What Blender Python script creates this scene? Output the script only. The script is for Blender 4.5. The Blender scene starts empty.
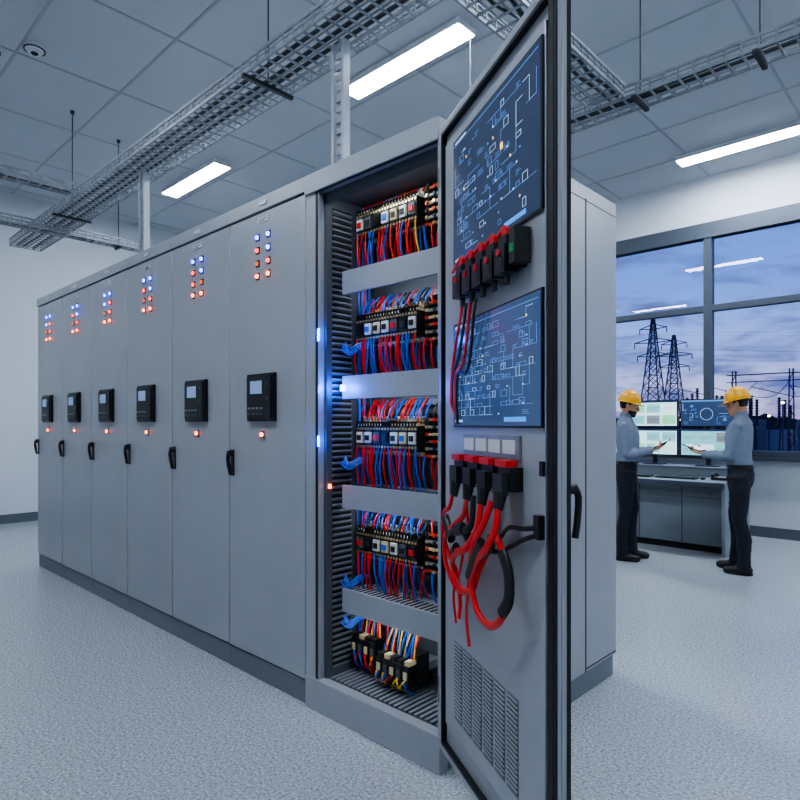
import bpy, math, random
from mathutils import Vector, Matrix, noise
from mathutils.bvhtree import BVHTree
random.seed(11)
S = bpy.context.scene
COL = S.collection

# ------------------------------------------------------------------ materials
def lin(c):
    return tuple(((x/255)/12.92 if x/255 <= .04045 else ((x/255+.055)/1.055)**2.4) for x in c)

def mat(name, rgb, rough=.5, metal=0.0, emit=None, es=0.0, bump=0.0, bscale=150.0, var=0.0, vscale=3.0, coat=0.0, vdetail=4):
    m = bpy.data.materials.new(name); m.use_nodes = True
    nt = m.node_tree; b = nt.nodes['Principled BSDF']
    c = lin(rgb)
    b.inputs['Base Color'].default_value = (*c, 1)
    b.inputs['Roughness'].default_value = rough
    b.inputs['Metallic'].default_value = metal
    if coat: b.inputs['Coat Weight'].default_value = coat
    if emit:
        b.inputs['Emission Color'].default_value = (*lin(emit), 1)
        b.inputs['Emission Strength'].default_value = es
    if var or bump:
        tc = nt.nodes.new('ShaderNodeTexCoord')
    if var:
        n = nt.nodes.new('ShaderNodeTexNoise'); n.inputs['Scale'].default_value = vscale; n.inputs['Detail'].default_value = vdetail
        r = nt.nodes.new('ShaderNodeValToRGB')
        r.color_ramp.elements[0].position = .35; r.color_ramp.elements[1].position = .65
        r.color_ramp.elements[0].color = (*[x*(1-var) for x in c], 1)
        r.color_ramp.elements[1].color = (*[min(1, x*(1+var)) for x in c], 1)
        nt.links.new(tc.outputs['Object'], n.inputs['Vector'])
        nt.links.new(n.outputs['Fac'], r.inputs['Fac'])
        nt.links.new(r.outputs['Color'], b.inputs['Base Color'])
    if bump:
        n2 = nt.nodes.new('ShaderNodeTexNoise'); n2.inputs['Scale'].default_value = bscale
        bp = nt.nodes.new('ShaderNodeBump'); bp.inputs['Strength'].default_value = bump; bp.inputs['Distance'].default_value = .002
        nt.links.new(tc.outputs['Object'], n2.inputs['Vector'])
        nt.links.new(n2.outputs['Fac'], bp.inputs['Height'])
        nt.links.new(bp.outputs['Normal'], b.inputs['Normal'])
    return m

PAINT = mat('cabinet_paint', (158,162,167), .32, .12, bump=.06, bscale=400, var=.03)
PAINT_L = mat('shelf_paint', (156,161,167), .4, .1, bump=.05)
PAINT_D = mat('cabinet_plinth_paint', (110,116,123), .45, .1)
SEAM = mat('dark_seam', (16,18,20), .7)
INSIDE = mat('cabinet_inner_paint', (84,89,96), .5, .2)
SLAT = mat('inner_slat_paint', (122,128,136), .45, .2)
GASKET = mat('rubber_gasket', (16,18,20), .5)
BLACK = mat('black_plastic', (17,18,20), .36)
BLACK2 = mat('black_module_plastic', (30,32,34), .42)
WHITEP = mat('white_plastic', (205,208,205), .45)
CREAM = mat('cream_plastic', (205,190,150), .45)
SCREW = mat('brass_screw', (210,190,140), .3, .9)
COPPER = mat('copper_bar', (200,130,85), .3, .9)
STEEL = mat('galvanised_steel', (138,144,151), .4, .4, var=.12, vscale=20)
STEEL_D = mat('dark_steel', (58,63,69), .45, .5)
W_RED = mat('wire_red', (215,26,22), .35)
W_BLUE = mat('wire_blue', (24,86,195), .35)
W_YEL = mat('wire_yellow', (222,176,50), .35)
W_BLK = mat('wire_black', (16,16,18), .4)
REDP = mat('red_plastic', (205,32,28), .35)
GREENP = mat('green_plastic', (40,150,80), .35)
LED_B = mat('led_blue', (40,60,255), .3, emit=(38,68,255), es=18)
LED_O = mat('led_orange', (255,90,40), .3, emit=(255,80,28), es=14)
LED_R = mat('led_red', (200,50,40), .3, emit=(255,50,30), es=6)
LED_G = mat('led_amber_dim', (150,80,60), .3, emit=(255,110,50), es=1.2)
LED_STRIP = mat('led_strip_blue', (40,90,255), .3, emit=(24,85,255), es=30)
LCD = mat('lcd_screen', (110,130,160), .2, emit=(130,155,195), es=.5)
SCR_BG = mat('screen_navy', (22,30,46), .12, emit=(50,62,86), es=1.0, var=.2, vscale=4)
SCR_BG2 = mat('screen_slate', (28,40,62), .12, emit=(48,70,106), es=1.05, var=.2, vscale=4)
SCR_LN = mat('screen_line_white', (170,190,215), .4, emit=(165,188,215), es=1.0)
SCR_LB = mat('screen_line_blue', (80,125,180), .4, emit=(84,130,188), es=.95)
SCR_BAR = mat('screen_bar_blue', (50,110,180), .4, emit=(60,140,220), es=1.2)
SCR_OR = mat('screen_line_orange', (240,180,80), .4, emit=(255,185,80), es=1.8)
UI_LT = mat('screen_light', (190,220,225), .3, emit=(185,220,225), es=1.5)
UI_TL = mat('screen_teal', (110,175,180), .3, emit=(120,180,190), es=1.3)
UI_GN = mat('screen_green', (120,200,140), .3, emit=(130,205,160), es=1.3)
TRIM = mat('window_frame_metal', (78,86,97), .45, .3)
DESKM = mat('desk_laminate', (140,148,156), .4, var=.03)
DESKP = mat('desk_panel', (112,120,128), .45)
TOWERM = mat('tower_steel', (46,50,72), .7)
WALLM = mat('wall_paint', (202,208,214), .7, bump=.1, bscale=80, var=.01)
BASEM = mat('baseboard_rubber', (88,96,104), .5)

# floor : fine speckled resin
FLOORM = mat('floor_resin', (160,166,172), .33)
nt = FLOORM.node_tree; b = nt.nodes['Principled BSDF']
tc = nt.nodes.new('ShaderNodeTexCoord')
n1 = nt.nodes.new('ShaderNodeTexNoise'); n1.inputs['Scale'].default_value = 80; n1.inputs['Detail'].default_value = 2.5; n1.inputs['Roughness'].default_value=.65
r1 = nt.nodes.new('ShaderNodeValToRGB')
e = r1.color_ramp.elements
e[0].position = .36; e[0].color = (*lin((128,135,141)), 1)
e[1].position = .46; e[1].color = (*lin((164,170,175)), 1)
e2 = r1.color_ramp.elements.new(.56); e2.color = (*lin((172,177,182)), 1)
e3 = r1.color_ramp.elements.new(.66); e3.color = (*lin((204,209,213)), 1)
nt.links.new(tc.outputs['Object'], n1.inputs['Vector']); nt.links.new(n1.outputs['Fac'], r1.inputs['Fac'])
nt.links.new(r1.outputs['Color'], b.inputs['Base Color'])
b.inputs['Roughness'].default_value=.27

CEILM = mat('ceiling_tile', (192,197,203), .85, bump=.3, bscale=120, var=.02, vscale=1.2)
TBARM = mat('ceiling_tbar', (166,172,180), .6)
LIGHTM = mat('light_diffuser', (255,255,255), .5, emit=(231,241,255), es=86)
FIXM = mat('light_housing', (215,218,222), .5)

GLASS = bpy.data.materials.new('window_glass'); GLASS.use_nodes = True
nt = GLASS.node_tree; nt.nodes.clear()
o = nt.nodes.new('ShaderNodeOutputMaterial'); mx = nt.nodes.new('ShaderNodeMixShader')
tr = nt.nodes.new('ShaderNodeBsdfTransparent'); tr.inputs['Color'].default_value = (.93,.95,.97,1)
gl = nt.nodes.new('ShaderNodeBsdfGlossy'); gl.inputs['Roughness'].default_value = .01
fr = nt.nodes.new('ShaderNodeFresnel'); fr.inputs['IOR'].default_value = 1.5
nt.links.new(fr.outputs[0], mx.inputs[0]); nt.links.new(tr.outputs[0], mx.inputs[1]); nt.links.new(gl.outputs[0], mx.inputs[2])
nt.links.new(mx.outputs[0], o.inputs[0])

# ------------------------------------------------------------------ mesh builder
def catmull(pts, k=5):
    P = [Vector(p) for p in pts]
    P = [P[0]*2-P[1]] + P + [P[-1]*2-P[-2]]
    out = []
    for i in range(1, len(P)-2):
        a, b_, c, d = P[i-1:i+3]
        for j in range(k):
            t = j/k
            out.append(.5*((2*b_)+(c-a)*t+(2*a-5*b_+4*c-d)*t*t+(3*b_-a-3*c+d)*t**3))
    out.append(P[-2]); return out

class MB:
    def __init__(s): s.v=[]; s.f=[]; s.m=[]; s.mats=[]; s.X=None
    def mi(s, m):
        if m not in s.mats: s.mats.append(m)
        return s.mats.index(m)
    def add(s, vs, fs, m):
        o_ = len(s.v)
        for p in vs:
            p = Vector(p)
            if s.X is not None: p = s.X @ p
            s.v.append(p)
        k = s.mi(m)
        for f in fs:
            s.f.append([i+o_ for i in f]); s.m.append(k)
    def box(s, x0,x1,y0,y1,z0,z1,m):
        vs=[(x0,y0,z0),(x1,y0,z0),(x1,y1,z0),(x0,y1,z0),(x0,y0,z1),(x1,y0,z1),(x1,y1,z1),(x0,y1,z1)]
        s.add(vs,[(0,3,2,1),(4,5,6,7),(0,1,5,4),(1,2,6,5),(2,3,7,6),(3,0,4,7)],m)
    def bar(s, p0, p1, w, m, h=None):
        p0=Vector(p0); p1=Vector(p1); d=(p1-p0).normalized()
        up=Vector((0,0,1)) if abs(d.z)<.9 else Vector((0,1,0))
        a=d.cross(up).normalized()*w/2; c=a.cross(d).normalized()*(h or w)/2
        vs=[p0-a-c,p0+a-c,p0+a+c,p0-a+c,p1-a-c,p1+a-c,p1+a+c,p1-a+c]
        s.add(vs,[(0,3,2,1),(4,5,6,7),(0,1,5,4),(1,2,6,5),(2,3,7,6),(3,0,4,7)],m)
    def quad(s, a,b_,c,d,m): s.add([a,b_,c,d],[(0,1,2,3)],m)
    def tube(s, pts, r, m, n=6, flat=1.0, ref=None):
        P=[Vector(p) for p in pts]; k=len(P)
        if not isinstance(r,(list,tuple)): r=[r]*k
        u=None; vs=[]
        for i in range(k):
            d=((P[min(i+1,k-1)]-P[max(i-1,0)]).normalized())
            if u is None:
                q=Vector(ref) if ref else (Vector((0,0,1)) if abs(d.z)<.9 else Vector((1,0,0)))
                u=(q-d*q.dot(d)).normalized()
            else: u=(u-d*u.dot(d)).normalized()
            w=d.cross(u)
            for j in range(n):
                t=2*math.pi*j/n
                vs.append(P[i]+u*math.cos(t)*r[i]*flat+w*math.sin(t)*r[i])
        fs=[]
        for i in range(k-1):
            for j in range(n):
                fs.append((i*n+j,i*n+(j+1)%n,(i+1)*n+(j+1)%n,(i+1)*n+j))
        fs.append(tuple(range(n))[::-1]); fs.append(tuple((k-1)*n+j for j in range(n)))
        s.add(vs,fs,m)
    def cyl(s,p0,p1,r,m,n=12,r2=None): s.tube([p0,p1],[r,r if r2 is None else r2],m,n)
    def rings(s, secs, m, n=20):
        vs=[]
        for cx,cy,z,rx,ry in secs:
            for j in range(n):
                t=2*math.pi*j/n
                vs.append((cx+rx*math.cos(t),cy+ry*math.sin(t),z))
        fs=[]; k=len(secs)
        for i in range(k-1):
            for j in range(n): fs.append((i*n+j,i*n+(j+1)%n,(i+1)*n+(j+1)%n,(i+1)*n+j))
        fs.append(tuple(range(n))[::-1]); fs.append(tuple((k-1)*n+j for j in range(n)))
        s.add(vs,fs,m)
    def ball(s,c,rx,ry,rz,m,n=14):
        c=Vector(c); secs=[]
        for i in range(1,n//2):
            a=-math.pi/2+math.pi*i/(n//2)
            secs.append((c.x,c.y,c.z+rz*math.sin(a),rx*math.cos(a),ry*math.cos(a)))
        secs=[(c.x,c.y,c.z-rz,rx*.05,ry*.05)]+secs+[(c.x,c.y,c.z+rz,rx*.05,ry*.05)]
        s.rings(secs,m,n)
    def mesh(s,name):
        me=bpy.data.meshes.new(name)
        me.from_pydata([tuple(p) for p in s.v],[],s.f)
        for m in s.mats: me.materials.append(m)
        me.polygons.foreach_set('material_index',s.m)
        import bmesh
        bm=bmesh.new(); bm.from_mesh(me); bmesh.ops.recalc_face_normals(bm,faces=bm.faces); bm.to_mesh(me); bm.free()
        me.update(); return me
    def build(s,name,parent=None,bevel=0,smooth=True,loc=None,rotz=0):
        me=s.mesh(name)
        if smooth:
            me.polygons.foreach_set('use_smooth',[True]*len(me.polygons))
            try: me.set_sharp_from_angle(angle=math.radians(38))
            except Exception: pass
        ob=bpy.data.objects.new(name,me); COL.objects.link(ob)
        if bevel:
            bv=ob.modifiers.new('bevel','BEVEL'); bv.width=bevel; bv.segments=2; bv.limit_method='ANGLE'; bv.angle_limit=math.radians(50)
            bv.harden_normals=False
        if parent: ob.parent=parent
        if loc: ob.location=loc
        ob.rotation_euler=(0,0,rotz)
        return ob

def empty(name,loc=(0,0,0),rotz=0,parent=None):
    e_=bpy.data.objects.new(name,None); COL.objects.link(e_); e_.location=loc; e_.rotation_euler=(0,0,rotz)
    e_.empty_display_size=.2
    if parent: e_.parent=parent
    return e_

# ------------------------------------------------------------------ people (built first: keeps depsgraph updates cheap)
SKIN=mat('skin',(190,140,112),.55); HAIR=mat('hair_dark',(32,26,24),.7,bump=.6,bscale=300)
SHIRT=mat('work_shirt',(118,128,146),.85,bump=.25,bscale=250,var=.05,vscale=9)
PANTS=mat('navy_trousers',(22,26,37),.85,bump=.25,bscale=250)
BOOT=mat('safety_boot',(16,16,18),.5); HATM=mat('hard_hat_yellow',(250,180,8),.3,coat=.4)
LIP=mat('lips',(160,95,85),.5); EYEW=mat('eye_white',(225,225,222),.3); BELT=mat('belt_leather',(14,13,13),.4)
def remesh(mb,name,voxel,it,parent,clothes=(),mtx=None):
    src=mb.mesh(name+'_src'); ob=bpy.data.objects.new(name+'_src',src); COL.objects.link(ob)
    r=ob.modifiers.new('r','REMESH'); r.mode='VOXEL'; r.voxel_size=voxel
    if it: s_=ob.modifiers.new('s','SMOOTH'); s_.factor=.5; s_.iterations=it
    dg=bpy.context.evaluated_depsgraph_get(); dg.update()
    me=bpy.data.meshes.new_from_object(ob.evaluated_get(dg)); me.name=name
    bvh=BVHTree.FromPolygons([v.co.copy() for v in src.vertices],[list(p.vertices) for p in src.polygons])
    me.materials.clear()
    for q in mb.mats: me.materials.append(q)
    mi=[p.material_index for p in src.polygons]
    out=[]
    for p in me.polygons:
        h=bvh.find_nearest(p.center); out.append(mi[h[2]])
    me.polygons.foreach_set('material_index',out)
    if clothes:
        ids={mb.mats.index(c) for c in clothes if c in mb.mats}
        vset=set()
        for p in me.polygons:
            if out[p.index] in ids: vset.update(p.vertices)
        for i in vset:
            v=me.vertices[i]; q=v.co
            n_=noise.noise(Vector((q.x*14,q.y*14,q.z*8)))+.4*noise.noise(Vector((q.x*26,q.y*26,q.z*30)))
            v.co=q+v.normal*n_*.008
    me.polygons.foreach_set('use_smooth',[True]*len(me.polygons))
    bpy.data.objects.remove(ob)
    o_=bpy.data.objects.new(name,me); COL.objects.link(o_); o_.parent=parent
    if mtx is not None: o_.matrix_local=mtx
    return o_
def person(loc,facing,tab,tilt,pitch,step,beard=False):
    P=empty('technician',loc=(loc[0],loc[1],0),rotz=math.atan2(facing[1],facing[0])-math.pi/2)
    T=Matrix.Translation(Vector(tab))@Matrix.Rotation(math.radians(tilt),4,'X')
    b=MB()
    b.rings([(0,0,.80,.11,.085),(0,-.004,.86,.150,.108),(0,-.010,.93,.163,.114),(0,-.006,1.0,.152,.106),(0,0,1.035,.146,.102)],PANTS,28)
    b.rings([(0,0,1.02,.144,.100),(0,0,1.045,.156,.112),(0,.008,1.10,.158,.114),(0,.008,1.2,.166,.114),(0,.008,1.29,.178,.120),(0,0,1.37,.184,.113),(0,-.008,1.42,.168,.094),(0,-.014,1.455,.12,.076),(0,-.014,1.49,.072,.062),(0,-.010,1.505,.062,.058)],SHIRT,28)
    b.tube([(0,-.02,1.43),(0,-.012,1.52),(0,.004,1.60)],[.055,.051,.052],SKIN,18)
    for s_,st in ((-1,step[0]),(1,step[1])):
        hx=.088*s_
        b.tube([(hx,0,.93),(hx*1.05,st*.3,.80),(hx*1.1,st*.5+.008,.66),(hx*1.15,.014+st*.7,.5),(hx*1.18,st*.85-.012,.34),(hx*1.2,st-.01,.16),(hx*1.2,st-.005,.07)],[.094,.090,.078,.063,.062,.054,.058],PANTS,18)
        fx=hx*1.22
        b.tube([(fx,st-.078,.042),(fx,st-.05,.05),(fx,st,.055),(fx,st+.07,.042),(fx,st+.12,.034),(fx,st+.155,.032),(fx,st+.17,.028)],[.028,.040,.044,.042,.042,.034,.018],BOOT,16,flat=.9,ref=(0,0,1))
        b.tube([(fx,st-.01,.03),(fx,st-.01,.12)],[.044,.044],BOOT,14)
        b.rings([(fx,st+.042,0.002,.039,.126),(fx,st+.042,.026,.040,.128)],BOOT,20)
    hands=[]
    for s_ in (-1,1):
        hm=T@Matrix.Translation(Vector((s_*.098,-.105,-.024)))@Matrix.Rotation(math.radians(20*s_),4,'Z')@Matrix.Scale(s_,4,Vector((1,0,0)))
        Wp=hm@Vector((0,-.012,0)); Sh=Vector((.172*s_,-.012,1.395))
        d=Wp-Sh; L=d.length; a_,b2=.29,.255
        L2=min(L,a_+b2-.005)
        dn=d.normalized(); pr=(a_*a_-b2*b2+L2*L2)/(2*L2); hh=math.sqrt(max(0,a_*a_-pr*pr))
        pole=Vector((.25*s_,-.5,-1)); pole=(pole-dn*pole.dot(dn)).normalized()
        El=Sh+dn*pr+pole*hh
        b.tube([Sh+Vector((-.05*s_,0,.02)),Sh,Sh.lerp(El,.3),Sh.lerp(El,.7),El,El.lerp(Wp,.15),El.lerp(Wp,.4),El.lerp(Wp,.8),Wp],[.045,.060,.056,.050,.046,.047,.045,.037,.034],SHIRT,16)
        b.tube([El.lerp(Wp,.9),Wp],[.038,.037],SHIRT,16)
        hands.append((s_,hm))
    remesh(b,'body',.011,2,P,clothes=(SHIRT,PANTS))
    k=MB()
    def ringband(z0,z1,rx,ry,cy,mm,n=32,th=.004):
        vs=[]
        for z,e_ in ((z0,0),(z0,th),(z1,th),(z1,0)):
            for j in range(n):
                t=2*math.pi*j/n; vs.append(((rx+e_)*math.cos(t),cy+(ry+e_)*math.sin(t),z))
        fs=[(i*n+j,i*n+(j+1)%n,((i+1)%4)*n+(j+1)%n,((i+1)%4)*n+j) for i in range(4) for j in range(n)]
        k.add(vs,fs,mm)
    ringband(1.0,1.034,.150,.106,-.004,BELT); k.box(-.022,.022,.102,.112,.998,1.036,STEEL)
    k.tube([(.0,-.012,1.495),(0,-.006,1.535)],[.066,.059],SHIRT,24)
    k.build('belt_and_collar',parent=P)
    for s_,hm in hands:
        h=MB()
        h.tube([(0,-.03,0),(0,0,0),(0,.03,0),(0,.06,0),(0,.088,0)],[.024,.027,.036,.041,.038],SKIN,14,flat=.42,ref=(0,0,1))
        for i,(fx,ln) in enumerate([(.030,.072),(.010,.080),(-.010,.074),(-.029,.058)]):
            p=Vector((fx*.9,.07,0)); pts=[p]; a=0
            for q,(fr_,cu) in enumerate([(.28,0),(.42,6),(.3,14),(.26,18)]):
                a+=math.radians(cu); pts.append(pts[-1]+Vector((fx*.12*fr_,math.cos(a),math.sin(a)))*ln*fr_)
            h.tube(pts,[.0088,.0088,.0082,.0078,.0062],SKIN,10)
        h.tube(catmull([(.018,.018,0),(.043,.042,.004),(.058,.062,.018),(.056,.082,.036),(.043,.098,.041)],2),[.014,.014,.013,.012,.0115,.011,.0105,.009,.0075],SKIN,10)
        v2=MB(); v2.mats=h.mats; v2.v=[hm@p for p in h.v]; v2.f=h.f; v2.m=h.m
        remesh(v2,'hand_right' if s_>0 else 'hand_left',.0034,1,P)
    t=MB(); t.box(-.125,.125,-.085,.085,0,.009,BLACK); t.box(-.115,.115,-.075,.075,.009,.0098,UI_LT)
    to=t.build('tablet',parent=P,bevel=.002); to.matrix_local=T@Matrix.Translation(Vector((0,0,-.008)))
    HMx=Matrix.Translation(Vector((0,.003,1.503)))@Matrix.Translation(Vector((0,-.01,.05)))@Matrix.Rotation(math.radians(-pitch),4,'X')@Matrix.Translation(Vector((0,.01,-.05)))
    h=MB()
    sec=[(0,.058,0,.022,.022),(0,.047,.012,.04,.042),(0,.030,.03,.052,.062),(0,.016,.055,.062,.078),(0,.006,.085,.069,.087),(0,.002,.12,.073,.095),(0,-.003,.15,.076,.098),(0,-.005,.185,.074,.095),(0,-.008,.212,.058,.075),(0,-.01,.228,.03,.04)]
    h.rings(sec,SKIN,28)
    h.tube([(0,.090,.125),(0,.099,.105),(0,.106,.087),(0,.094,.074)],[.009,.011,.0135,.011],SKIN,12)
    for s_ in (-1,1):
        h.ball((s_*.012,.095,.079),.008,.009,.007,SKIN,10)
        h.tube([(s_*.02,.094,.137),(s_*.045,.083,.138)],[.009,.008],SKIN,8)
        h.tube([(s_*.074,-.004,.128),(s_*.083,-.014,.125),(s_*.084,-.016,.105),(s_*.079,-.006,.082),(s_*.073,0,.078)],[.008,.011,.011,.009,.006],SKIN,8)
        h.ball((s_*.03,.080,.096),.02,.012,.018,SKIN,10)
    h.tube([(-.024,.080,.050),(0,.095,.052),(.024,.080,.050)],[.004,.0075,.004],LIP,8)
    ho=remesh(h,'head',.0045,2,P,mtx=HMx)
    me=ho.data; me.materials.append(HAIR); hi=len(me.materials)-1
    for p in me.polygons:
        c=p.center
        if (c.z>.075+max(0,c.y+.03)*.9 and c.y<-.012 and abs(c.x)<.080) or (c.z>.125 and c.y<.025 and .05<abs(c.x)<.08) or c.z>.165: p.material_index=hi
        if beard and c.z<.064 and c.y>.01 and not (.044<c.z<.058 and abs(c.x)<.024): p.material_index=hi
    f=MB()
    for s_ in (-1,1):
        f.ball((s_*.031,.083,.118),.012,.010,.0075,EYEW,12); f.ball((s_*.031,.0915,.118),.005,.003,.005,HAIR,8)
        f.tube([(s_*.016,.0995,.137),(s_*.032,.096,.142),(s_*.050,.082,.137)],[.003,.004,.002],HAIR,6)
        f.tube([(s_*.018,.093,.124),(s_*.031,.0945,.1265),(s_*.044,.086,.123)],[.002,.0025,.002],SKIN,6)
    fo=f.build('eyes_brows',parent=P); fo.matrix_local=HMx
    g=MB(); n=32; vs=[]; R_=8
    for i in range(R_+1):
        a=math.pi/2*i/R_*.985
        for j in range(n):
            t=2*math.pi*j/n
            vs.append((.098*math.cos(a)**.8*math.cos(t),-.004+.118*math.cos(a)**.8*math.sin(t),.150+.125*math.sin(a)))
    fs=[(i*n+j,i*n+(j+1)%n,(i+1)*n+(j+1)%n,(i+1)*n+j) for i in range(R_) for j in range(n)]; fs.append(tuple(R_*n+j for j in range(n)))
    g.add(vs,fs,HATM)
    vs=[]
    for (e_,z) in ((0,.151),(1,.146),(1,.142),(0,.144)):
        for j in range(n):
            t=2*math.pi*j/n; fr_=max(0,math.sin(t))**2; ex=e_*(.012+.030*fr_)
            vs.append(((.097+ex*.8)*math.cos(t),-.004+(.117+ex)*math.sin(t),z-e_*fr_*.012))
    g.add(vs,[(i*n+j,i*n+(j+1)%n,((i+1)%4)*n+(j+1)%n,((i+1)%4)*n+j) for i in range(4) for j in range(n)],HATM)
    for xx in (-.03,0,.03):
        pts=[(xx,-.004+.112*math.cos(a)*(1 if abs(xx)<.01 else .93),.152+(.126 if xx==0 else .12)*math.sin(a)) for a in [math.pi*(.12+.76*q/12) for q in range(13)]]
        g.tube(pts,.006,HATM,8)
    go=g.build('hard_hat',parent=P); go.matrix_local=HMx
    return P
person((-1.09,4.37),(.93,.37),(0,.335,1.225),28,12,(.05,-.04),beard=True)
person((-.07,4.55),(-.99,-.05),(0,.40,1.19),22,12,(-.05,.06))

# ------------------------------------------------------------------ room
XL,XR,YF,YB,H = -8.45,5.2,-5.2,6.78,4.72
m=MB(); m.box(XL-.2,XR+.2,YF-.2,YB+.2,-.15,0,FLOORM); m.build('floor',smooth=False)
m=MB(); m.box(XL-.2,XR+.2,YF-.2,YB+.2,H,H+.15,CEILM); ceil=m.build('ceiling',smooth=False)
m=MB(); x=XL+.25
while x<XR: m.box(x-.012,x+.012,YF,YB,H-.006,H+.001,TBARM); x+=1.2
y=YF+.35
while y<YB: m.box(XL,XR,y-.012,y+.012,H-.006,H+.001,TBARM); y+=.9
m.build('ceiling_grid',parent=ceil,smooth=False)
m=MB(); m.box(XL-.2,XL,YF-.2,YB+.2,0,H,WALLM); m.build('wall_left',smooth=False)
m=MB(); m.box(XR,XR+.2,YF-.2,YB+.2,0,H,WALLM); m.build('wall_right',smooth=False)
m=MB(); m.box(XL,XR,YF-.2,YF,0,H,WALLM); m.build('wall_front',smooth=False)
WX0,WX1,WZ0,WZ1=-6.87,2.88,1.0,4.1
m=MB(); m.box(XL,XR,YB,YB+.2,0,WZ0,WALLM); m.box(XL,XR,YB,YB+.2,WZ1,H,WALLM)
m.box(XL,WX0,YB,YB+.2,WZ0,WZ1,WALLM); m.box(WX1,XR,YB,YB+.2,WZ0,WZ1,WALLM); m.build('wall_back',smooth=False)
m=MB(); m.box(XL,XR,YB-.015,YB,0,.13,BASEM); m.build('baseboard_back',smooth=False)
m=MB(); m.box(XL,XL+.015,YF,YB-.02,0,.13,BASEM); m.build('baseboard_left',smooth=False)
m=MB(); m.box(XR-.015,XR,YF,YB-.02,0,.13,BASEM); m.build('baseboard_right',smooth=False)
m=MB(); m.box(XL+.02,XR-.02,YF,YF+.015,0,.13,BASEM); m.build('baseboard_front',smooth=False)
m=MB()
fw=.05
m.box(WX0,WX1,YB-.03,YB+.12,WZ1-.2,WZ1,TRIM); m.box(WX0,WX1,YB-.03,YB+.12,WZ0,WZ0+.08,TRIM)
m.box(WX0-.03,WX1+.03,YB-.1,YB+.12,WZ0-.04,WZ0,TRIM)
for i in range(6):
    xx=WX0+1.95*i; m.box(xx-fw,xx+fw,YB-.02,YB+.1,WZ0,WZ1,TRIM)
m.box(WX0,WX1,YB-.01,YB+.1,2.92,3.0,TRIM)
m.quad((WX0,YB+.05,WZ0),(WX1,YB+.05,WZ0),(WX1,YB+.05,WZ1),(WX0,YB+.05,WZ1),GLASS)
m.build('window_1',smooth=False)

def ceiling_light(x0,x1,yc):
    m=MB(); w=.12
    m.box(x0,x1,yc-w,yc+w,H-.06,H-.007,FIXM)
    m.box(x0+.015,x1-.015,yc-w+.015,yc+w-.015,H-.066,H-.06,LIGHTM)
    m.build('ceiling_light',smooth=False)
for x0,yc in [(-2.9,2.09),(-6.71,2.07),(.9,2.09),(-1.12,5.97),(-4.9,5.97),(2.68,5.97),(-1.2,-1.8),(-5.6,-1.8),(2.4,-1.8)]:
    ceiling_light(x0,x0+1.45,yc)
m=MB(); m.rings([(0,0,0,.085,.085),(0,0,-.03,.085,.085),(0,0,-.045,.055,.055),(0,0,-.06,.055,.055)],FIXM,24); m.rings([(0,0,-.03,.088,.088),(0,0,-.036,.088,.088)],STEEL_D,24); m.rings([(0,0,-.06,.03,.03),(0,0,-.068,.026,.026)],SEAM,16)
m.build('smoke_detector',loc=(-4.39,-.26,H))

# ------------------------------------------------------------------ closed cabinets
def led(mb,x,y,z,mm,r=.0125):
    mb.box(x-r*1.3,x+r*1.3,y-.005,y,z-r*1.5,z+r*1.5,BLACK2); mb.cyl((x,y-.005,z),(x,y-.013,z),r,mm,14,r*.8)
CW=.725
def cabinet(x0,idx):
    m=MB(); w=CW
    m.box(0,w,.024,1.4,.12,2.59,PAINT)
    m.box(0,w,-.012,1.4,2.59,2.665,PAINT)
    m.box(0,w,.01,1.38,0,.12,PAINT_D)
    m.box(.001,w-.001,.02,.026,.121,2.589,SEAM)
    o_=m.build('switchgear_cabinet',bevel=.003,loc=(x0,0,0))
    d=MB(); d.box(.004,w-.004,-.002,.02,.13,2.582,PAINT); d.build('door',parent=o_,bevel=.004)
    f=MB(); cx=w/2-.015
    f.box(cx-.05,cx+.05,-.006,-.002,2.525,2.553,WHITEP)
    for i in range(2):
        f.box(cx-.04,cx+.04-.02*i,-.0075,-.006,2.541-.010*i,2.545-.010*i,BLACK)
    f.box(cx-.02,cx+.05,-.018,-.012,2.615,2.635,WHITEP)
    rows=[(2.45,LED_B,LED_B),(2.378,LED_R,LED_B),(2.306,LED_G,LED_R),(2.236,LED_O,LED_O)]
    if idx in (4,): rows[2]=(2.306,LED_R,LED_G)
    if idx in (2,0): rows[1]=(2.378,LED_B,LED_R)
    for z,a,b_ in rows:
        led(f,cx-.05,-.002,z,a); led(f,cx+.055,-.002,z,b_)
    f.box(cx-.128,cx+.128,-.022,-.002,1.435,1.695,BLACK)
    f.box(cx-.113,cx+.113,-.034,-.022,1.45,1.68,BLACK2)
    f.box(cx-.075,cx+.035,-.037,-.034,1.585,1.655,LCD)
    for i in range(4): f.box(cx-.1+.04*i,cx-.075+.04*i,-.038,-.034,1.50,1.512,SLAT)
    for i in range(4): f.box(cx-.1+.04*i,cx-.075+.04*i,-.038,-.034,1.47,1.482,INSIDE)
    for i in range(3): f.cyl((cx+.085,-.034,1.64-.04*i),(cx+.085,-.039,1.64-.04*i),.007,[INSIDE,STEEL_D,INSIDE][i],10)
    f.box(cx-.025,cx+.025,-.006,-.002,1.335,1.40,PAINT_L)
    led(f,cx,-.005,1.362,LED_O,.013)
    hx=.04
    f.box(hx-.013,hx+.013,-.010,-.002,1.12,1.27,BLACK)
    f.tube(catmull([(hx,-.008,1.26),(hx,-.03,1.25),(hx,-.036,1.22),(hx,-.030,1.17),(hx,-.022,1.125)]),[.013]*6+[.012]*10+[.010]*5,BLACK,8)
    f.cyl((hx,-.008,1.25),(hx,-.036,1.25),.018,BLACK,14)
    f.build('fittings',parent=o_)
for i in range(6): cabinet(-.881-CW*(6-i),i)

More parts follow.
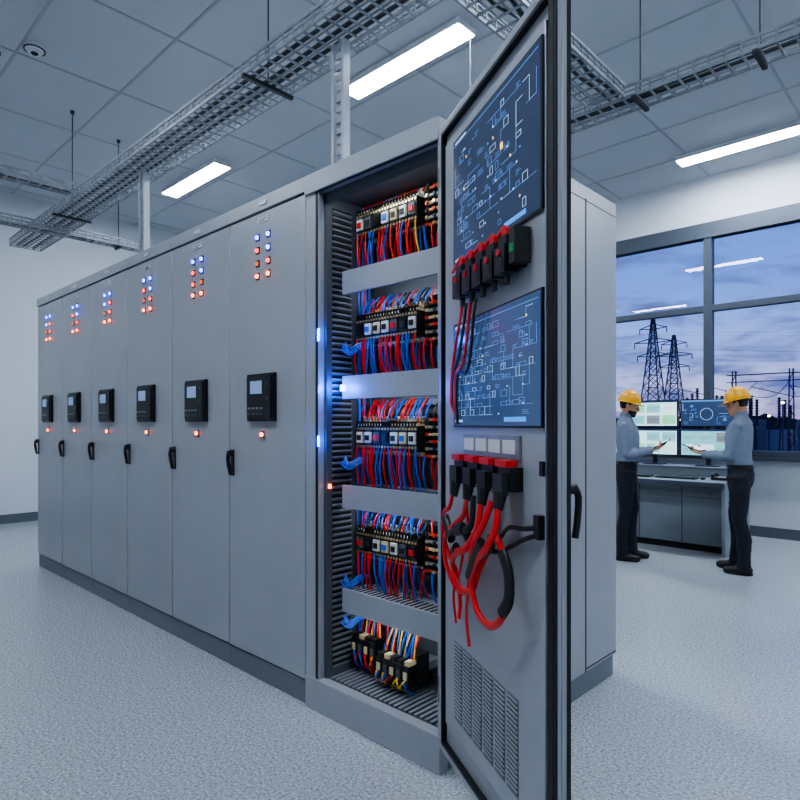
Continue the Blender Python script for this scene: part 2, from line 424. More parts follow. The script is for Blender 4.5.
# ------------------------------------------------------------------ open cabinet
OC=empty('open_control_cabinet')
m=MB()
m.box(-.881,-.86,0.04,.45,.12,2.59,PAINT)
m.box(-.881,-.782,0,.04,.12,2.59,PAINT)
m.box(-.014,0,0,.45,.12,2.59,PAINT)
m.box(0,.09,.075,.45,.12,2.59,PAINT)
m.box(-.881,0,-.012,.45,2.57,2.665,PAINT)
m.box(0,.09,.06,.45,2.59,2.665,PAINT)
m.box(-.881,.09,.45,1.45,.12,2.665,PAINT)
m.box(-.881,0,-.005,.05,.0,.155,PAINT)
m.box(-.881,0,.05,1.38,0,.12,PAINT_D); m.box(0,.08,.09,1.43,0,.12,PAINT_D)
m.build('enclosure',parent=OC,bevel=.003)
m=MB()
m.box(.0895,.092,1.075,1.083,.12,2.6,SEAM); m.box(.0895,.091,.09,1.445,2.588,2.592,SEAM)
m.box(.0895,.092,1.09,1.44,.135,.14,SEAM)
m.box(-.80,-.784,-.003,.008,.16,2.57,GASKET); m.box(-.80,-.012,-.003,.0,2.562,2.570,GASKET)
m.build('side_seams',parent=OC)
m=MB()
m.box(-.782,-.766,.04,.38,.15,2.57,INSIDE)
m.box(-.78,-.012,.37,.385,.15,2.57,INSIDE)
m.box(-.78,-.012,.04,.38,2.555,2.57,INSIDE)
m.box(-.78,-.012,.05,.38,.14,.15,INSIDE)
m.box(-.78,-.012,.040,.052,2.515,2.556,INSIDE)  # lip added to keep the top fill bar out of view
z=.2
while z<2.50:
    m.box(-.766,-.757,.075,.20,z,z+.009,SLAT); m.box(-.7665,-.7645,.075,.20,z+.009,z+.022,SEAM); z+=.03
for i in range(24):
    x=-.76+i*.031; m.box(x,x+.016,.06,.30,.15,.158,SLAT)
    m.box(x+.016,x+.031,.06,.30,.1505,.152,SEAM)
m.build('inner_panels',parent=OC)
SH=[2.07,1.545,1.0,.48]
m=MB()
for z in SH:
    m.box(-.735,-.02,.115,.13,z,z+.115,PAINT_L)
    m.box(-.735,-.02,.13,.34,z+.095,z+.105,PAINT_L)
    for i in range(22): m.box(-.72+i*.031,-.703+i*.031,.145,.25,z+.1052,z+.1065,SEAM)
m.build('shelves',parent=OC,bevel=.002)
# added interior fill light: glowing bars hidden behind an added lip and shelf fascias
FILLM=mat('cabinet_light_bar',(240,240,240),.5,emit=(230,240,255),es=2)
m=MB()
for y,z in [(.066,2.548)]+[(.146,q+.060) for q in SH]:
    m.box(-.70,-.06,y-.008,y+.008,z,z+.008,FILLM)
    l=bpy.data.lights.new('added_fill_lamp','AREA'); l.shape='RECTANGLE'; l.size=.64; l.size_y=.014; l.energy=1.25; l.color=(.90,.95,1)
    lo=bpy.data.objects.new('added_fill_lamp',l); COL.objects.link(lo); lo.location=(-.38,y,z-.003); lo.rotation_euler=(math.radians(30),0,0); lo.parent=OC
m.build('added_fill_bars',parent=OC)

def wire(mb,p0,p1,mid,r,mm):
    p0=Vector(p0);p1=Vector(p1); c=(p0+p1)/2+Vector(mid)
    mb.tube(catmull([p0,p0*.7+c*.3+Vector(mid)*.25,c,p1*.6+c*.4,p1],3),r,mm,6)
comp=MB(); wr=MB()
def module(mb,x,w,zc,k):
    A=[BLACK2,BLACK,BLACK2,BLACK][k%4]; tp=[CREAM,WHITEP,BLACK2,CREAM,WHITEP][k%5]
    mb.box(x,x+w-.004,.27,.335,zc-.10,zc+.105,A)
    mb.box(x+.002,x+w-.006,.215,.27,zc-.07,zc+.05,BLACK2)
    mb.box(x+.007,x+w-.011,.205,.215,zc-.035,zc+.02,[WHITEP,BLACK,CREAM,INSIDE,WHITEP][(k*3)%5])
    mb.box(x+.014,x+w-.02,.200,.205,zc-.022,zc+.004,[REDP,BLACK,BLACK,W_BLUE,BLACK,STEEL_D][(k*5)%6])
    mb.box(x+.001,x+w-.005,.262,.27,zc+.068,zc+.098,tp)
    mb.box(x+.001,x+w-.005,.222,.27,zc+.05,zc+.062,tp)
    mb.box(x+.001,x+w-.005,.262,.27,zc-.096,zc-.074,[BLACK2,CREAM,WHITEP][k%3])
    for j in range(3):
        xx=x+w*(j+.5)/3-.001
        mb.cyl((xx,.262,zc+.083),(xx,.256,zc+.083),.0065,SCREW,8)
        mb.cyl((xx,.235,zc+.062),(xx,.235,zc+.067),.006,SCREW,8)
        mb.cyl((xx,.262,zc-.085),(xx,.257,zc-.085),.006,SCREW,8)
        mb.cyl((xx,.215,zc+.036),(xx,.209,zc+.036),.0065,SCREW,8)
        mb.cyl((xx,.215,zc-.053),(xx,.209,zc-.053),.0065,SCREW,8)
        mb.box(xx-.0075,xx-.006,.21,.27,zc+.05,zc+.072,BLACK)
for L,zc in enumerate([2.44,1.905,1.36,.825]):
    base=[2.185,1.66,1.115,.595][L]; top=[2.55,2.07,1.545,1.0][L]
    comp.box(-.76,-.02,.335,.37,zc-.02,zc+.02,STEEL)
    comp.box(-.74,-.03,.33,.37,top-.03,top-.005,SLAT)
    w=.060
    pal=[[W_RED,W_BLUE,W_YEL,W_RED,W_BLUE],[W_RED,W_BLUE,W_RED,W_BLUE,W_BLK],[W_RED,W_RED,W_BLUE,W_BLUE],[W_RED,W_BLUE,W_BLK,W_BLUE]][L]
    for k in range(7):
        x=-.735+k*w; module(comp,x,w,zc,k+L*2)
        cu=random.choice(pal)
        for j in range(3):
            xx=x+w*(j+.5)/3
            c=cu if j==1 else random.choice(pal)
            tx=xx+random.uniform(-.03,.03)
            wire(wr,(xx,.255,zc+.085),(tx,.31,top),(random.uniform(-.015,.015),-.012,0),.0042,c)
            if random.random()<.5: wire(wr,(xx,.23,zc+.065),(xx+random.uniform(-.03,.03),.29,top),(0,-.02,0),.004,random.choice(pal))
            c=random.choice([W_RED,W_RED,W_RED,W_BLUE,W_RED,W_BLUE]+([W_YEL] if L==0 else [])) 
            tx=xx+random.uniform(-.03,.03)
            if j!=1 or k%2: wire(wr,(xx,.212,zc-.055),(tx,.22,base-.01),(random.uniform(-.012,.012),-.012,0),.004,c)
            wire(wr,(xx+.006,.26,zc-.09),(tx+.01,.28,base),(0,-.01,0),.004,random.choice([W_BLUE,W_RED,W_BLUE,W_BLK]))
    for j in range(6):
        zz=zc-.09+.034*j
        comp.box(-.30,-.03,.25,.262,zz-.006,zz+.006,[COPPER,STEEL,COPPER,CREAM,STEEL,COPPER][j])
        for q in range(6): comp.cyl((-.285+q*.045,.25,zz),(-.285+q*.045,.24,zz),.008,[REDP,SCREW,BLACK2][(q+j)%3],8)
    for xx in (-.305,-.17,-.055): comp.box(xx,xx+.02,.262,.33,zc-.115,zc+.11,BLACK2)
    for j in range(6):
        xx=-.30+.045*j
        wire(wr,(xx,.255,zc+.08),(xx+random.uniform(-.04,.04),.30,top),(0,-.015,0),.0042,random.choice([W_RED,W_BLUE,W_BLK]))
        wire(wr,(xx,.25,zc-.09),(xx+random.uniform(-.03,.03),.25,base),(0,-.015,0),.0042,random.choice([W_RED,W_BLUE,W_RED]))
for cx,y0,zz,n in [(-.66,.19,.30,4),(-.44,.15,.27,5)]:
    comp.box(cx-.10,cx+.13,y0+.06,y0+.14,zz-.06,zz+.07,BLACK2)
    for k in range(n):
        xx=cx-.09+k*.044
        comp.box(xx,xx+.038,y0,y0+.06,zz-.045,zz+.03,[BLACK,BLACK2][k%2]); comp.box(xx+.004,xx+.034,y0+.01,y0+.06,zz+.03,zz+.05,[BLACK2,CREAM,BLACK2][k%3])
        comp.cyl((xx+.019,y0+.02,zz+.03),(xx+.019,y0+.02,zz+.036),.01,SCREW,8)
        comp.box(xx+.008,xx+.03,y0-.004,y0,zz-.03,zz+.005,[CREAM,INSIDE][k%2])
        for c in range(3):
            mm=random.choice([W_YEL,W_BLUE,W_RED,W_BLUE])
            wire(wr,(xx+.01+.01*c,y0+.05,zz+.05),(xx+random.uniform(-.05,.07),.31,.49),(0,-.01,.03),.0042,mm)
            if c<2:
                mm=random.choice([W_YEL,W_RED,W_BLK,W_BLUE])
                wire(wr,(xx+.01+.012*c,y0+.0,zz-.035),(xx+random.uniform(-.04,.04),y0+.05,.155),(random.uniform(-.02,.02),-.03,0),.0042,mm)
    comp.box(cx-.1,cx+.13,y0+.14,.37,zz-.02,zz+.02,STEEL)
for k in range(6):
    xx=-.745+.004*k; yy=.235+.012*k
    pts=[(xx+random.uniform(-.004,.012),yy+random.uniform(-.008,.008),.2+i*.29) for i in range(9)]
    wr.tube(catmull(pts,4),.004,[W_BLUE,W_BLUE,W_RED,W_BLUE,W_BLK,W_BLUE][k],6)
for z0 in (1.80,.62,.42,1.22):
    for k in range(4):
        wr.tube(catmull([(-.75,.12+.01*k,z0+.012*k),(-.72,.15,z0-.03+.01*k),(-.70,.2,z0+.01*k),(-.66,.24,z0+.03)],4),.0038,W_BLUE,6)
comp.build('contactor_modules',parent=OC); wr.build('internal_wiring',parent=OC)
m=MB()
m.box(-.782,-.770,-.006,-.003,1.83,1.89,LED_STRIP); m.box(-.782,-.770,-.006,-.003,1.31,1.36,LED_STRIP)
m.box(-.735,-.712,.102,.115,1.585,1.615,LED_STRIP)
m.box(-.765,-.750,.05,.058,1.1,1.12,LED_O)
m.build('status_lamps',parent=OC)
for p,e_ in [((-.715,.05,1.60),2.2),((-.755,-.02,1.86),.7),((-.755,-.02,1.34),.7)]:
    l=bpy.data.lights.new('status_lamp_glow','POINT'); l.color=(.02,.16,1); l.energy=e_; l.shadow_soft_size=.02
    lo=bpy.data.objects.new('status_lamp_glow',l); COL.objects.link(lo); lo.location=p; lo.parent=OC

# ---- open door (local x along door, -y = inner face)
DW,DT=.90,.045
DR=empty('swing_door',loc=(.004,-.012,0),rotz=math.radians(-30.5),parent=OC)
Z0,Z1=.12,2.60
m=MB()
m.box(0,DW,.018,DT,Z0,Z1,PAINT)
r=.03
m.box(0,r,0,.018,Z0,Z1,PAINT); m.box(DW-r,DW,0,.018,Z0,Z1,PAINT); m.box(r,DW-r,0,.018,Z0,Z0+r,PAINT); m.box(r,DW-r,0,.018,Z1-r,Z1,PAINT)
m.box(.085,DW-.045,-.004,.018,.26,2.50,PAINT)
m.build('door_leaf',parent=DR,bevel=.003)
m=MB(); g=.012
m.box(r,r+g,-.003,.018,Z0+r,Z1-r,GASKET); m.box(DW-.032,DW-.006,-.003,.018,Z0+r,Z1-r,GASKET)
m.box(r,DW-r,-.003,.018,Z0+r,Z0+r+g,GASKET); m.box(r,DW-r,-.003,.018,Z1-r-g,Z1-r,GASKET)
m.box(DW,DW+.003,.034,.044,Z0,Z1,GASKET); m.box(DW-.002,DW+.003,-.002,.005,Z0,Z1,GASKET)
for z in (.35,1.4,2.4): m.cyl((-.004,.01,z-.05),(-.004,.01,z+.05),.011,STEEL_D,12)
m.build('door_gasket_hinges',parent=DR)
def hl(mb,x0,x1,z,y,mm,t=.0011): mb.box(x0,x1,y-.0006,y,z-t/2,z+t/2,mm)
def vl(mb,x,z0,z1,y,mm,t=.0011): mb.box(x-t*.7,x+t*.7,y-.0006,y,z0,z1,mm)
def rect(mb,x0,x1,z0,z1,y,mm,t=.0011):
    hl(mb,x0,x1,z0,y,mm,t); hl(mb,x0,x1,z1,y,mm,t); vl(mb,x0,z0,z1,y,mm,t); vl(mb,x1,z0,z1,y,mm,t)
def schematic(mb,x0,x1,z0,z1,y,n,t=.0011,bright=SCR_LN,gw=30,gh=22):
    W=x1-x0; HH=z1-z0; rnd=random
    gx=W/gw; gz=HH/gh
    for i in range(n):
        mm=rnd.choice([bright,SCR_LB,SCR_LB,SCR_LB])
        x=x0+rnd.random()*W*.92; z=z0+rnd.random()*HH*.93
        x=x0+round((x-x0)/gx)*gx; z=z0+round((z-z0)/(gz*2))*gz*2
        k=rnd.random()
        if k<.28:
            px,pz=x,z
            for q in range(rnd.randint(1,3)):
                if q%2==0:
                    nx=min(x1,max(x0,px+gx*rnd.choice([-5,-3,-2,2,3,5]))); hl(mb,min(px,nx),max(px,nx),pz,y,mm,t); px=nx
                else:
                    nz=min(z1,max(z0,pz+gz*rnd.choice([-4,-2,2,4]))); vl(mb,px,min(pz,nz),max(pz,nz),y,mm,t); pz=nz
        elif k<.55: rect(mb,x,min(x1,x+gx*rnd.choice([1,1.5,2])),z,min(z1,z+gz*rnd.choice([.8,1,1.4])),y,mm,t)
        elif k<.84:
            for q in range(3): hl(mb,x,min(x1,x+gx*rnd.uniform(.6,1.6)),min(z1,z+gz*.38*q),y,SCR_LB,t)
        elif k<.97: mb.box(x,min(x1,x+gx*.4),y-.0007,y,z,min(z1,z+gz*.3),rnd.choice([bright,SCR_LB]))
        else: mb.box(x,min(x1,x+gx*.3),y-.0007,y,z,min(z1,z+gz*.4),SCR_OR)
m=MB()
for (a,b_,c,d,bg,n) in [(.20,.846,2.0,2.455,SCR_BG,130),(.20,.846,1.415,1.78,SCR_BG2,190)]:
    m.box(a-.006,b_+.006,-.012,-.004,c-.006,d+.006,BLACK); m.box(a,b_,-.014,-.012,c,d,bg)
    schematic(m,a+.02,b_-.02,c+.035,d-.03,-.014,n)
    hl(m,a+.01,b_-.01,d-.018,-.014,SCR_LB,.002); m.box(a+.02,a+.12,-.0147,-.014,d-.014,d-.007,SCR_LN)
    m.box(b_-.22,b_-.08,-.0147,-.014,c+.012,c+.026,SCR_BAR); m.box(a+.02,a+.09,-.0147,-.014,c+.012,c+.02,SCR_LN)
m.box(.60,.616,-.0148,-.014,2.26,2.28,SCR_OR)
m.build('display_panels',parent=DR)
SHX=Matrix.Translation(Vector((.045,-.001,0)))@Matrix.Diagonal(Vector((1,.62,1,1)))
m=MB(); c2=MB(); m.X=SHX; c2.X=SHX
m.box(.26,.71,-.03,-.004,1.865,1.955,BLACK)
for i in range(5):
    x=.27+.086*i
    m.box(x,x+.07,-.10,-.03,1.855,1.935,BLACK); m.box(x+.008,x+.062,-.085,-.03,1.935,1.965,BLACK2)
    m.box(x+.012,x+.058,-.103,-.10,1.87,1.90,BLACK2)
    m.box(x+.018,x+.052,-.075,-.02,1.965,1.985,REDP); m.cyl((x+.035,-.1,1.915),(x+.035,-.108,1.915),.011,REDP,10)
    m.cyl((x+.035,-.06,1.855),(x+.035,-.06,1.825),.014,BLACK2,10)
m.box(.70,.735,-.09,-.01,1.87,1.97,BLACK2); m.box(.705,.73,-.095,-.09,1.90,1.925,GREENP)
for i in range(5):
    x=.305+.086*i
    c2.tube(catmull([(x,-.05,1.98),(x-.03,-.05,2.0),(x-.09,-.045,1.985),(x-.13,-.04,1.975)],4),.008,W_RED,8)
for i,mm in enumerate([W_RED,W_BLK,W_RED,W_BLK]):
    x=.30+.04*i
    c2.tube(catmull([(x,-.06,1.83),(x-.01,-.065,1.78),(x-.08,-.05,1.70-.03*i),(.17+.02*i,-.04,1.6),(.16+.018*i,-.04,1.5),(.21,-.03,1.45-.01*i)],6),.008,mm,8)
m.X=None
m.box(.29,.72,-.012,-.004,1.315,1.385,STEEL)
for i in range(4): m.box(.305+.103*i,.39+.103*i,-.015,-.012,1.33,1.372,WHITEP)
m.box(.835,.855,-.012,-.004,1.28,1.32,BLACK)
m.box(.825,.853,-.024,-.004,1.11,1.175,BLACK)
m.X=SHX
for i in range(4):
    x=.24+.12*i
    m.box(x,x+.085,-.07,-.004,1.225,1.295,BLACK); m.box(x+.01,x+.075,-.105,-.07,1.215,1.275,BLACK2)
    m.box(x+.005,x+.08,-.09,-.03,1.295,1.315,REDP)
    m.tube([(x+.042,-.09,1.22),(x+.042,-.10,1.17)],[.03,.02],BLACK,10)
m.box(.27,.30,-.012,-.004,1.33,1.36,REDP)
c2.tube(catmull([(.79,-.03,1.14),(.74,-.05,1.13),(.66,-.06,1.12),(.6,-.06,1.08),(.52,-.06,1.07)],6),.007,W_BLK,8)
c2.tube(catmull([(.79,-.03,1.12),(.74,-.05,1.10),(.68,-.06,1.07),(.6,-.06,1.04),(.5,-.06,1.02)],6),.007,W_BLK,8)
R=.0135
loops=[
 ([(.642,-.10,1.19),(.65,-.12,1.12),(.60,-.13,1.05),(.52,-.12,1.0),(.46,-.11,.92),(.50,-.11,.84),(.60,-.11,.82),(.69,-.11,.88),(.71,-.10,.97),(.66,-.09,1.05),(.58,-.08,1.10)],W_RED,R),
 ([(.522,-.10,1.19),(.52,-.12,1.10),(.44,-.13,1.02),(.33,-.12,.98),(.27,-.10,.92),(.33,-.09,.86),(.43,-.09,.88),(.49,-.09,.96),(.55,-.08,1.04)],W_RED,R),
 ([(.402,-.10,1.19),(.39,-.11,1.12),(.30,-.11,1.07),(.20,-.10,1.02),(.18,-.09,.93),(.24,-.08,.86),(.32,-.07,.84)],W_RED,R*.8),
 ([(.282,-.10,1.19),(.26,-.11,1.13),(.19,-.10,1.10),(.16,-.09,1.03),(.20,-.08,.95),(.26,-.07,.9),(.28,-.06,.80),(.27,-.06,.74)],W_RED,R*.75),
 ([(.40,-.10,1.15),(.42,-.09,1.0),(.40,-.09,.88),(.37,-.08,.78),(.38,-.07,.68)],W_RED,.008),
 ([(.35,-.08,1.0),(.30,-.08,.90),(.25,-.08,.82),(.26,-.07,.72)],W_RED,.007),
 ([(.60,-.10,1.19),(.58,-.13,1.12),(.52,-.13,1.06),(.47,-.12,.99),(.44,-.11,.93)],W_RED,R),
 ([(.46,-.10,1.19),(.47,-.12,1.10),(.40,-.13,1.07),(.32,-.12,1.06),(.25,-.1,1.02)],W_BLK,R),
]
for p,mm,rr in loops: c2.tube(catmull(p,6),rr,mm,10)
for p in [[(.44,-.11,.93),(.50,-.12,1.0),(.56,-.125,1.06)],[(.68,-.11,.88),(.712,-.10,.93),(.705,-.095,1.0),(.66,-.09,1.05)],[(.40,-.10,1.06),(.47,-.10,1.02)],[(.50,-.09,1.0),(.57,-.08,1.06)],[(.28,-.10,.97),(.34,-.12,1.0)],[(.2,-.1,1.08),(.28,-.11,1.02)],[(.33,-.12,1.06),(.42,-.13,1.08)]]:
    c2.tube(catmull(p,4),.021,BLACK,12)
m.build('door_connectors',parent=DR,bevel=.0015); c2.build('door_cables',parent=DR)
m=MB()
for i in range(6):
    x=.19+.088*i
    m.box(x-.003,x+.071,-.0055,-.004,.325,.615,PAINT_D)
    z=.335
    while z<.60:
        m.box(x,x+.068,-.0062,-.0055,z,z+.006,SEAM); m.box(x,x+.068,-.009,-.0055,z+.006,z+.0115,PAINT); z+=.0145
m.build('door_louvres',parent=DR)
m=MB()
m.box(.80,.83,DT,DT+.012,1.13,1.26,BLACK); m.cyl((.825,DT,1.24),(.825,DT+.06,1.24),.014,BLACK,12)
m.tube(catmull([(.825,DT+.055,1.25),(.825,DT+.07,1.22),(.825,DT+.068,1.16),(.825,DT+.06,1.105)],5),.010,BLACK,10)
m.build('door_handle',parent=DR)

# ------------------------------------------------------------------ cable trays
def tray(p0,p1,width,zb,hang=1.8,hoff=.9,depth=.09,cables=3,step=.09):
    p0=Vector((p0[0],p0[1],zb)); p1=Vector((p1[0],p1[1],zb)); L=(p1-p0).length; ang=math.atan2(p1.y-p0.y,p1.x-p0.x)
    m=MB(); w=width/2
    for s_ in (-1,1):
        m.box(0,L,s_*w-.006,s_*w+.006,0,.020,STEEL); m.box(0,L,s_*w-.006,s_*w+.006,depth-.018,depth,STEEL)
        m.box(0,L,s_*w-.003,s_*w+.003,depth*.5-.004,depth*.5+.004,STEEL)
    x=0
    while x<L:
        for s_ in (-1,1): m.box(x,x+.009,s_*w-.005,s_*w+.005,0,depth,STEEL)
        m.box(x,x+.012,-w,w,0,.010,STEEL); x+=step
    k=max(2,int(width/.08))
    for i in range(1,k): m.box(0,L,-w+i*width/k-.004,-w+i*width/k+.004,.0,.008,STEEL)
    for c in range(cables):
        yy=-w*.5+c*w*.45
        m.tube(catmull([(L*i/8,yy+random.uniform(-.02,.02),.028) for i in range(9)],3),.013,STEEL_D,6)
    x=hoff
    while x<L:
        m.box(x-.014,x+.014,-w-.02,w+.02,-.022,-.001,STEEL_D)
        m.cyl((x,0,-.03),(x,0,H-zb),.005,STEEL_D,8); m.cyl((x,0,H-zb-.03),(x,0,H-zb),.02,STEEL_D,10)
        x+=hang
    m.build('cable_tray',loc=p0,rotz=ang,smooth=False)
tray((-7.0,.35),(3.6,.35),.34,3.60,3.6,1.67)
tray((-1.6,2.2),(4.6,2.2),.20,3.60,.714,.096,cables=2)
tray((-.25,.56),(-.25,2.08),.24,3.60,3,.7,cables=2)
tray((-4.7,.14),(-4.7,-4.9),.13,3.62,2,.6,cables=1)
tray((-5.65,1.3),(-5.65,-4.9),.13,3.48,2,.35,cables=1)
RISM=mat('perforated_strut', (160,166,173), .4, .35)
def riser(x,y,z0,z1):
    m=MB(); w=.042
    for s_ in (-1,1): m.box(s_*w-.010,s_*w+.010,-.025,.025,0,z1-z0,RISM)
    z=.03
    while z<z1-z0-.02: m.box(-w,w,-.006,.006,z,z+.034,RISM); m.box(-w,w,.02,.025,z+.034,z+.055,STEEL_D); z+=.06
    m.box(-.09,.09,-.06,.06,0,.012,STEEL); m.build('cable_riser',loc=(x,y,z0),smooth=False)
riser(-1.02,.35,2.666,3.565); riser(-3.58,.35,2.666,3.565)

# ------------------------------------------------------------------ console
m=MB(); dx0,dx1=-2.3,-.36
m.box(dx0,dx1,5.12,6.1,.75,.79,DESKM); m.box(dx0,dx1,5.10,5.125,.735,.79,TRIM)
m.box(dx0+.02,dx1-.02,5.28,6.05,.08,.75,DESKP); m.box(dx0+.06,dx1-.06,5.33,6.0,0,.08,SEAM)
m.box(dx0,dx0+.035,5.15,6.1,0,.75,DESKM); m.box(dx1-.035,dx1,5.15,6.1,0,.75,DESKM)
for i in range(1,4):
    xx=dx0+i*(dx1-dx0)/4; m.box(xx-.004,xx+.004,5.277,5.281,.09,.74,SEAM)
for i in range(4):
    xx=dx0+(i+.5)*(dx1-dx0)/4
    m.box(xx-.2,xx+.2,5.277,5.281,.60,.604,SEAM); m.box(xx-.06,xx+.06,5.262,5.281,.64,.655,STEEL)
m.build('control_desk',bevel=.004)
m=MB(); m.box(dx0,dx1,5.78,6.08,.792,.90,DESKP); m.box(dx0,dx1,5.76,6.1,.90,.912,DESKM); m.build('monitor_riser',bevel=.003)
def monitor(x0,x1,z0,z1,y,kind,stand):
    m=MB(); m.box(x0,x1,y,y+.03,z0,z1,BLACK); m.box(x0+.1,x1-.1,y+.03,y+.06,z0+.08,z1-.08,BLACK)
    a,b_,c,d=x0+.012,x1-.012,z0+.014,z1-.012
    bg={0:UI_LT,1:SCR_BG2,2:UI_LT,3:UI_TL}[kind]
    m.box(a,b_,y-.002,y,c,d,bg); yy=y-.002
    W=b_-a; HH=d-c
    m.box(a,b_,yy-.001,yy,d-.02,d,SCR_BG2 if kind!=1 else SCR_LB)
    if kind==1:
        n=20; cx=a+W*.5; cz=c+HH*.45
        for q in range(n):
            t0=2*math.pi*q/n; t1=2*math.pi*(q+1)/n
            m.bar((cx+.07*math.cos(t0),yy-.001,cz+.07*math.sin(t0)),(cx+.07*math.cos(t1),yy-.001,cz+.07*math.sin(t1)),.004,SCR_LN)
        schematic(m,a+.02,a+W*.33,c+.02,d-.04,yy,14,.003,gw=9,gh=12); schematic(m,a+W*.67,b_-.02,c+.02,d-.04,yy,14,.003,gw=9,gh=12)
    else:
        for q in range(3):
            for p in range(2):
                xx=a+.02+q*W/3.05; zz=c+.02+p*HH*.46
                m.box(xx,xx+W/3.5,yy-.001,yy,zz,zz+HH*.36,[UI_TL,WHITEP,UI_GN,UI_TL,UI_LT,UI_TL][(q+2*p+kind)%6])
                hl(m,xx+.01,xx+W/3.5-.01,zz+HH*.2,yy-.001,SCR_BG2,.004); hl(m,xx+.01,xx+W/5,zz+HH*.12,yy-.001,SCR_BG2,.004)
    cx=(x0+x1)/2
    if stand: m.box(cx-.025,cx+.025,y+.06,y+.09,.914,z1+.35,STEEL_D); m.box(cx-.12,cx+.12,y-.02,y+.14,.914,.926,STEEL_D)
    m.build('monitor',bevel=0,smooth=False)
ym=5.86
monitor(-1.69,-1.09,1.03,1.365,ym,2,True); monitor(-1.06,-.46,1.03,1.365,ym,3,True)
monitor(-1.69,-1.09,1.385,1.72,ym,0,False); monitor(-1.06,-.46,1.385,1.72,ym,1,False)
monitor(-2.29,-1.72,1.03,1.365,ym,0,True)
def keyboard(x,y):
    m=MB(); m.box(-.22,.22,-.075,.075,0,.016,BLACK)
    for i in range(14):
        for j in range(5): m.box(-.208+i*.03,-.184+i*.03,-.066+j*.027,-.044+j*.027,.016,.021,INSIDE)
    m.build('keyboard',loc=(x,y,.791),smooth=False)
keyboard(-1.45,5.4); keyboard(-.95,5.42)
m=MB(); m.ball((0,0,.016),.03,.05,.016,BLACK,12); m.build('computer_mouse',loc=(-.66,5.4,.791))
m=MB(); m.box(-.09,.09,-.1,.1,0,.03,BLACK); m.box(-.05,.06,.02,.08,.03,.034,LCD)
for i in range(9): m.box(-.03+.03*(i%3),-.01+.03*(i%3),-.08+.03*(i//3),-.06+.03*(i//3),.03,.035,WHITEP)
m.tube(catmull([(-.075,-.09,.045),(-.075,-.03,.065),(-.075,.03,.065),(-.075,.09,.045)],4),.018,BLACK,8); m.build('desk_telephone',loc=(-.5,5.55,.791))

# ------------------------------------------------------------------ outdoors
GRD=mat('ground_dusk',(60,66,76),.95,var=.2,vscale=.2)
m=MB(); m.box(-500,400,7.2,700,-.7,-.6,GRD); m.build('outdoor_ground',smooth=False)
def tower(x,y,h,w):
    m=MB(); t=.24
    def lev(z): 
        f=z/h; return w*(1-f)**1.15*.5+.34 if f<.98 else .25
    zs=[0,.14,.27,.39,.5,.6,.69,.77,.85,.93,1.0]
    for a,b_ in zip(zs[:-1],zs[1:]):
        r0,r1=lev(a*h),lev(b_*h)
        for sx,sy in ((-1,-1),(1,-1),(1,1),(-1,1)):
            m.bar((sx*r0,sy*r0,a*h),(sx*r1,sy*r1,b_*h),t,TOWERM)
        for sy in (-1,1):
            m.bar((-r0,sy*r0,a*h),(r1,sy*r1,b_*h),t*.6,TOWERM); m.bar((r0,sy*r0,a*h),(-r1,sy*r1,b_*h),t*.6,TOWERM); m.bar((-r1,sy*r1,b_*h),(r1,sy*r1,b_*h),t*.6,TOWERM)
            m.bar((sy*r0,-r0,a*h),(sy*r1,r1,b_*h),t*.6,TOWERM)
    for z,aw in ((.66,3.9),(.78,4.6),(.90,3.3)):
        for s_ in (-1,1):
            m.bar((0,0,z*h),(s_*aw,0,z*h+.3),t*.8,TOWERM); m.bar((0,0,z*h+1.3),(s_*aw,0,z*h+.3),t*.8,TOWERM)
            m.cyl((s_*aw,0,z*h+.3),(s_*aw,0,z*h-1.0),.12,TOWERM,6)
            m.bar((s_*aw,0,z*h-1),(s_*aw-40,-12,z*h-4),.03,TOWERM); m.bar((s_*aw,0,z*h-1),(s_*aw+40,12,z*h-4),.03,TOWERM)
    m.build('transmission_tower',loc=(x,y,-.6),smooth=False)
tower(-56.5,150,28.3,5.2); tower(-57.1,166,25.8,4.8)
m=MB()
def insul(x,y,z0,z1,r=.13):
    m.cyl((x,y,z0),(x,y,z1),r*.5,TOWERM,8); z=z0
    while z<z1: m.rings([(x,y,z,r*.5,r*.5),(x,y,z+.05,r,r),(x,y,z+.09,r*.5,r*.5)],TOWERM,10); z+=.16
YARD=mat('yard_lamp',(255,230,190),.4,emit=(255,225,180),es=12)
GREYE=mat('transformer_grey',(88,96,116),.6)
for i in range(11):
    x=-11.5+i*1.15+random.uniform(-.2,.2); y=38+random.uniform(0,9); h=random.uniform(2.2,3.8)
    for dx in (-.3,.3): m.bar((x+dx,y,-.6),(x+dx*.7,y,h*.55),.09,TOWERM); 
    m.bar((x-.4,y,h*.55),(x+.4,y,h*.55),.14,TOWERM)
    for dx in (-.3,0,.3): insul(x+dx,y,h*.55,h+random.uniform(0,.6))
for x in (-11,-7.5,-4,-.5):
    for dx in (-.2,.2): m.bar((x+dx,46,-.6),(x+dx*.5,46,5.2),.08,TOWERM)
    for q in range(7): m.bar((x-.18*(-1)**q,46,q*.8-.5),(x+.18*(-1)**q,46,q*.8+.3),.05,TOWERM)
m.bar((-11.5,46,4.9),(0,46,4.9),.08,TOWERM); m.bar((-11.5,46,4.4),(0,46,4.4),.06,TOWERM)
for x in (-9.5,-4.8): 
    m.box(x-1.3,x+1.3,40,42.5,-.6,1.7,GREYE)
    for q in range(8): m.box(x-1.25+q*.32,x-1.1+q*.32,39.5,40,-.3,1.5,GREYE)
    for dx in (-.8,0,.8): insul(x+dx,41,1.7,3.2)
for (x,y,z) in ((-10.6,37,2.1),(-7.3,39,1.9),(-6.2,37,2.6),(-12.6,40,1.7)):
    m.bar((x,y,-.6),(x,y,z),.06,TOWERM); m.ball((x,y,z),.09,.09,.06,YARD,8)
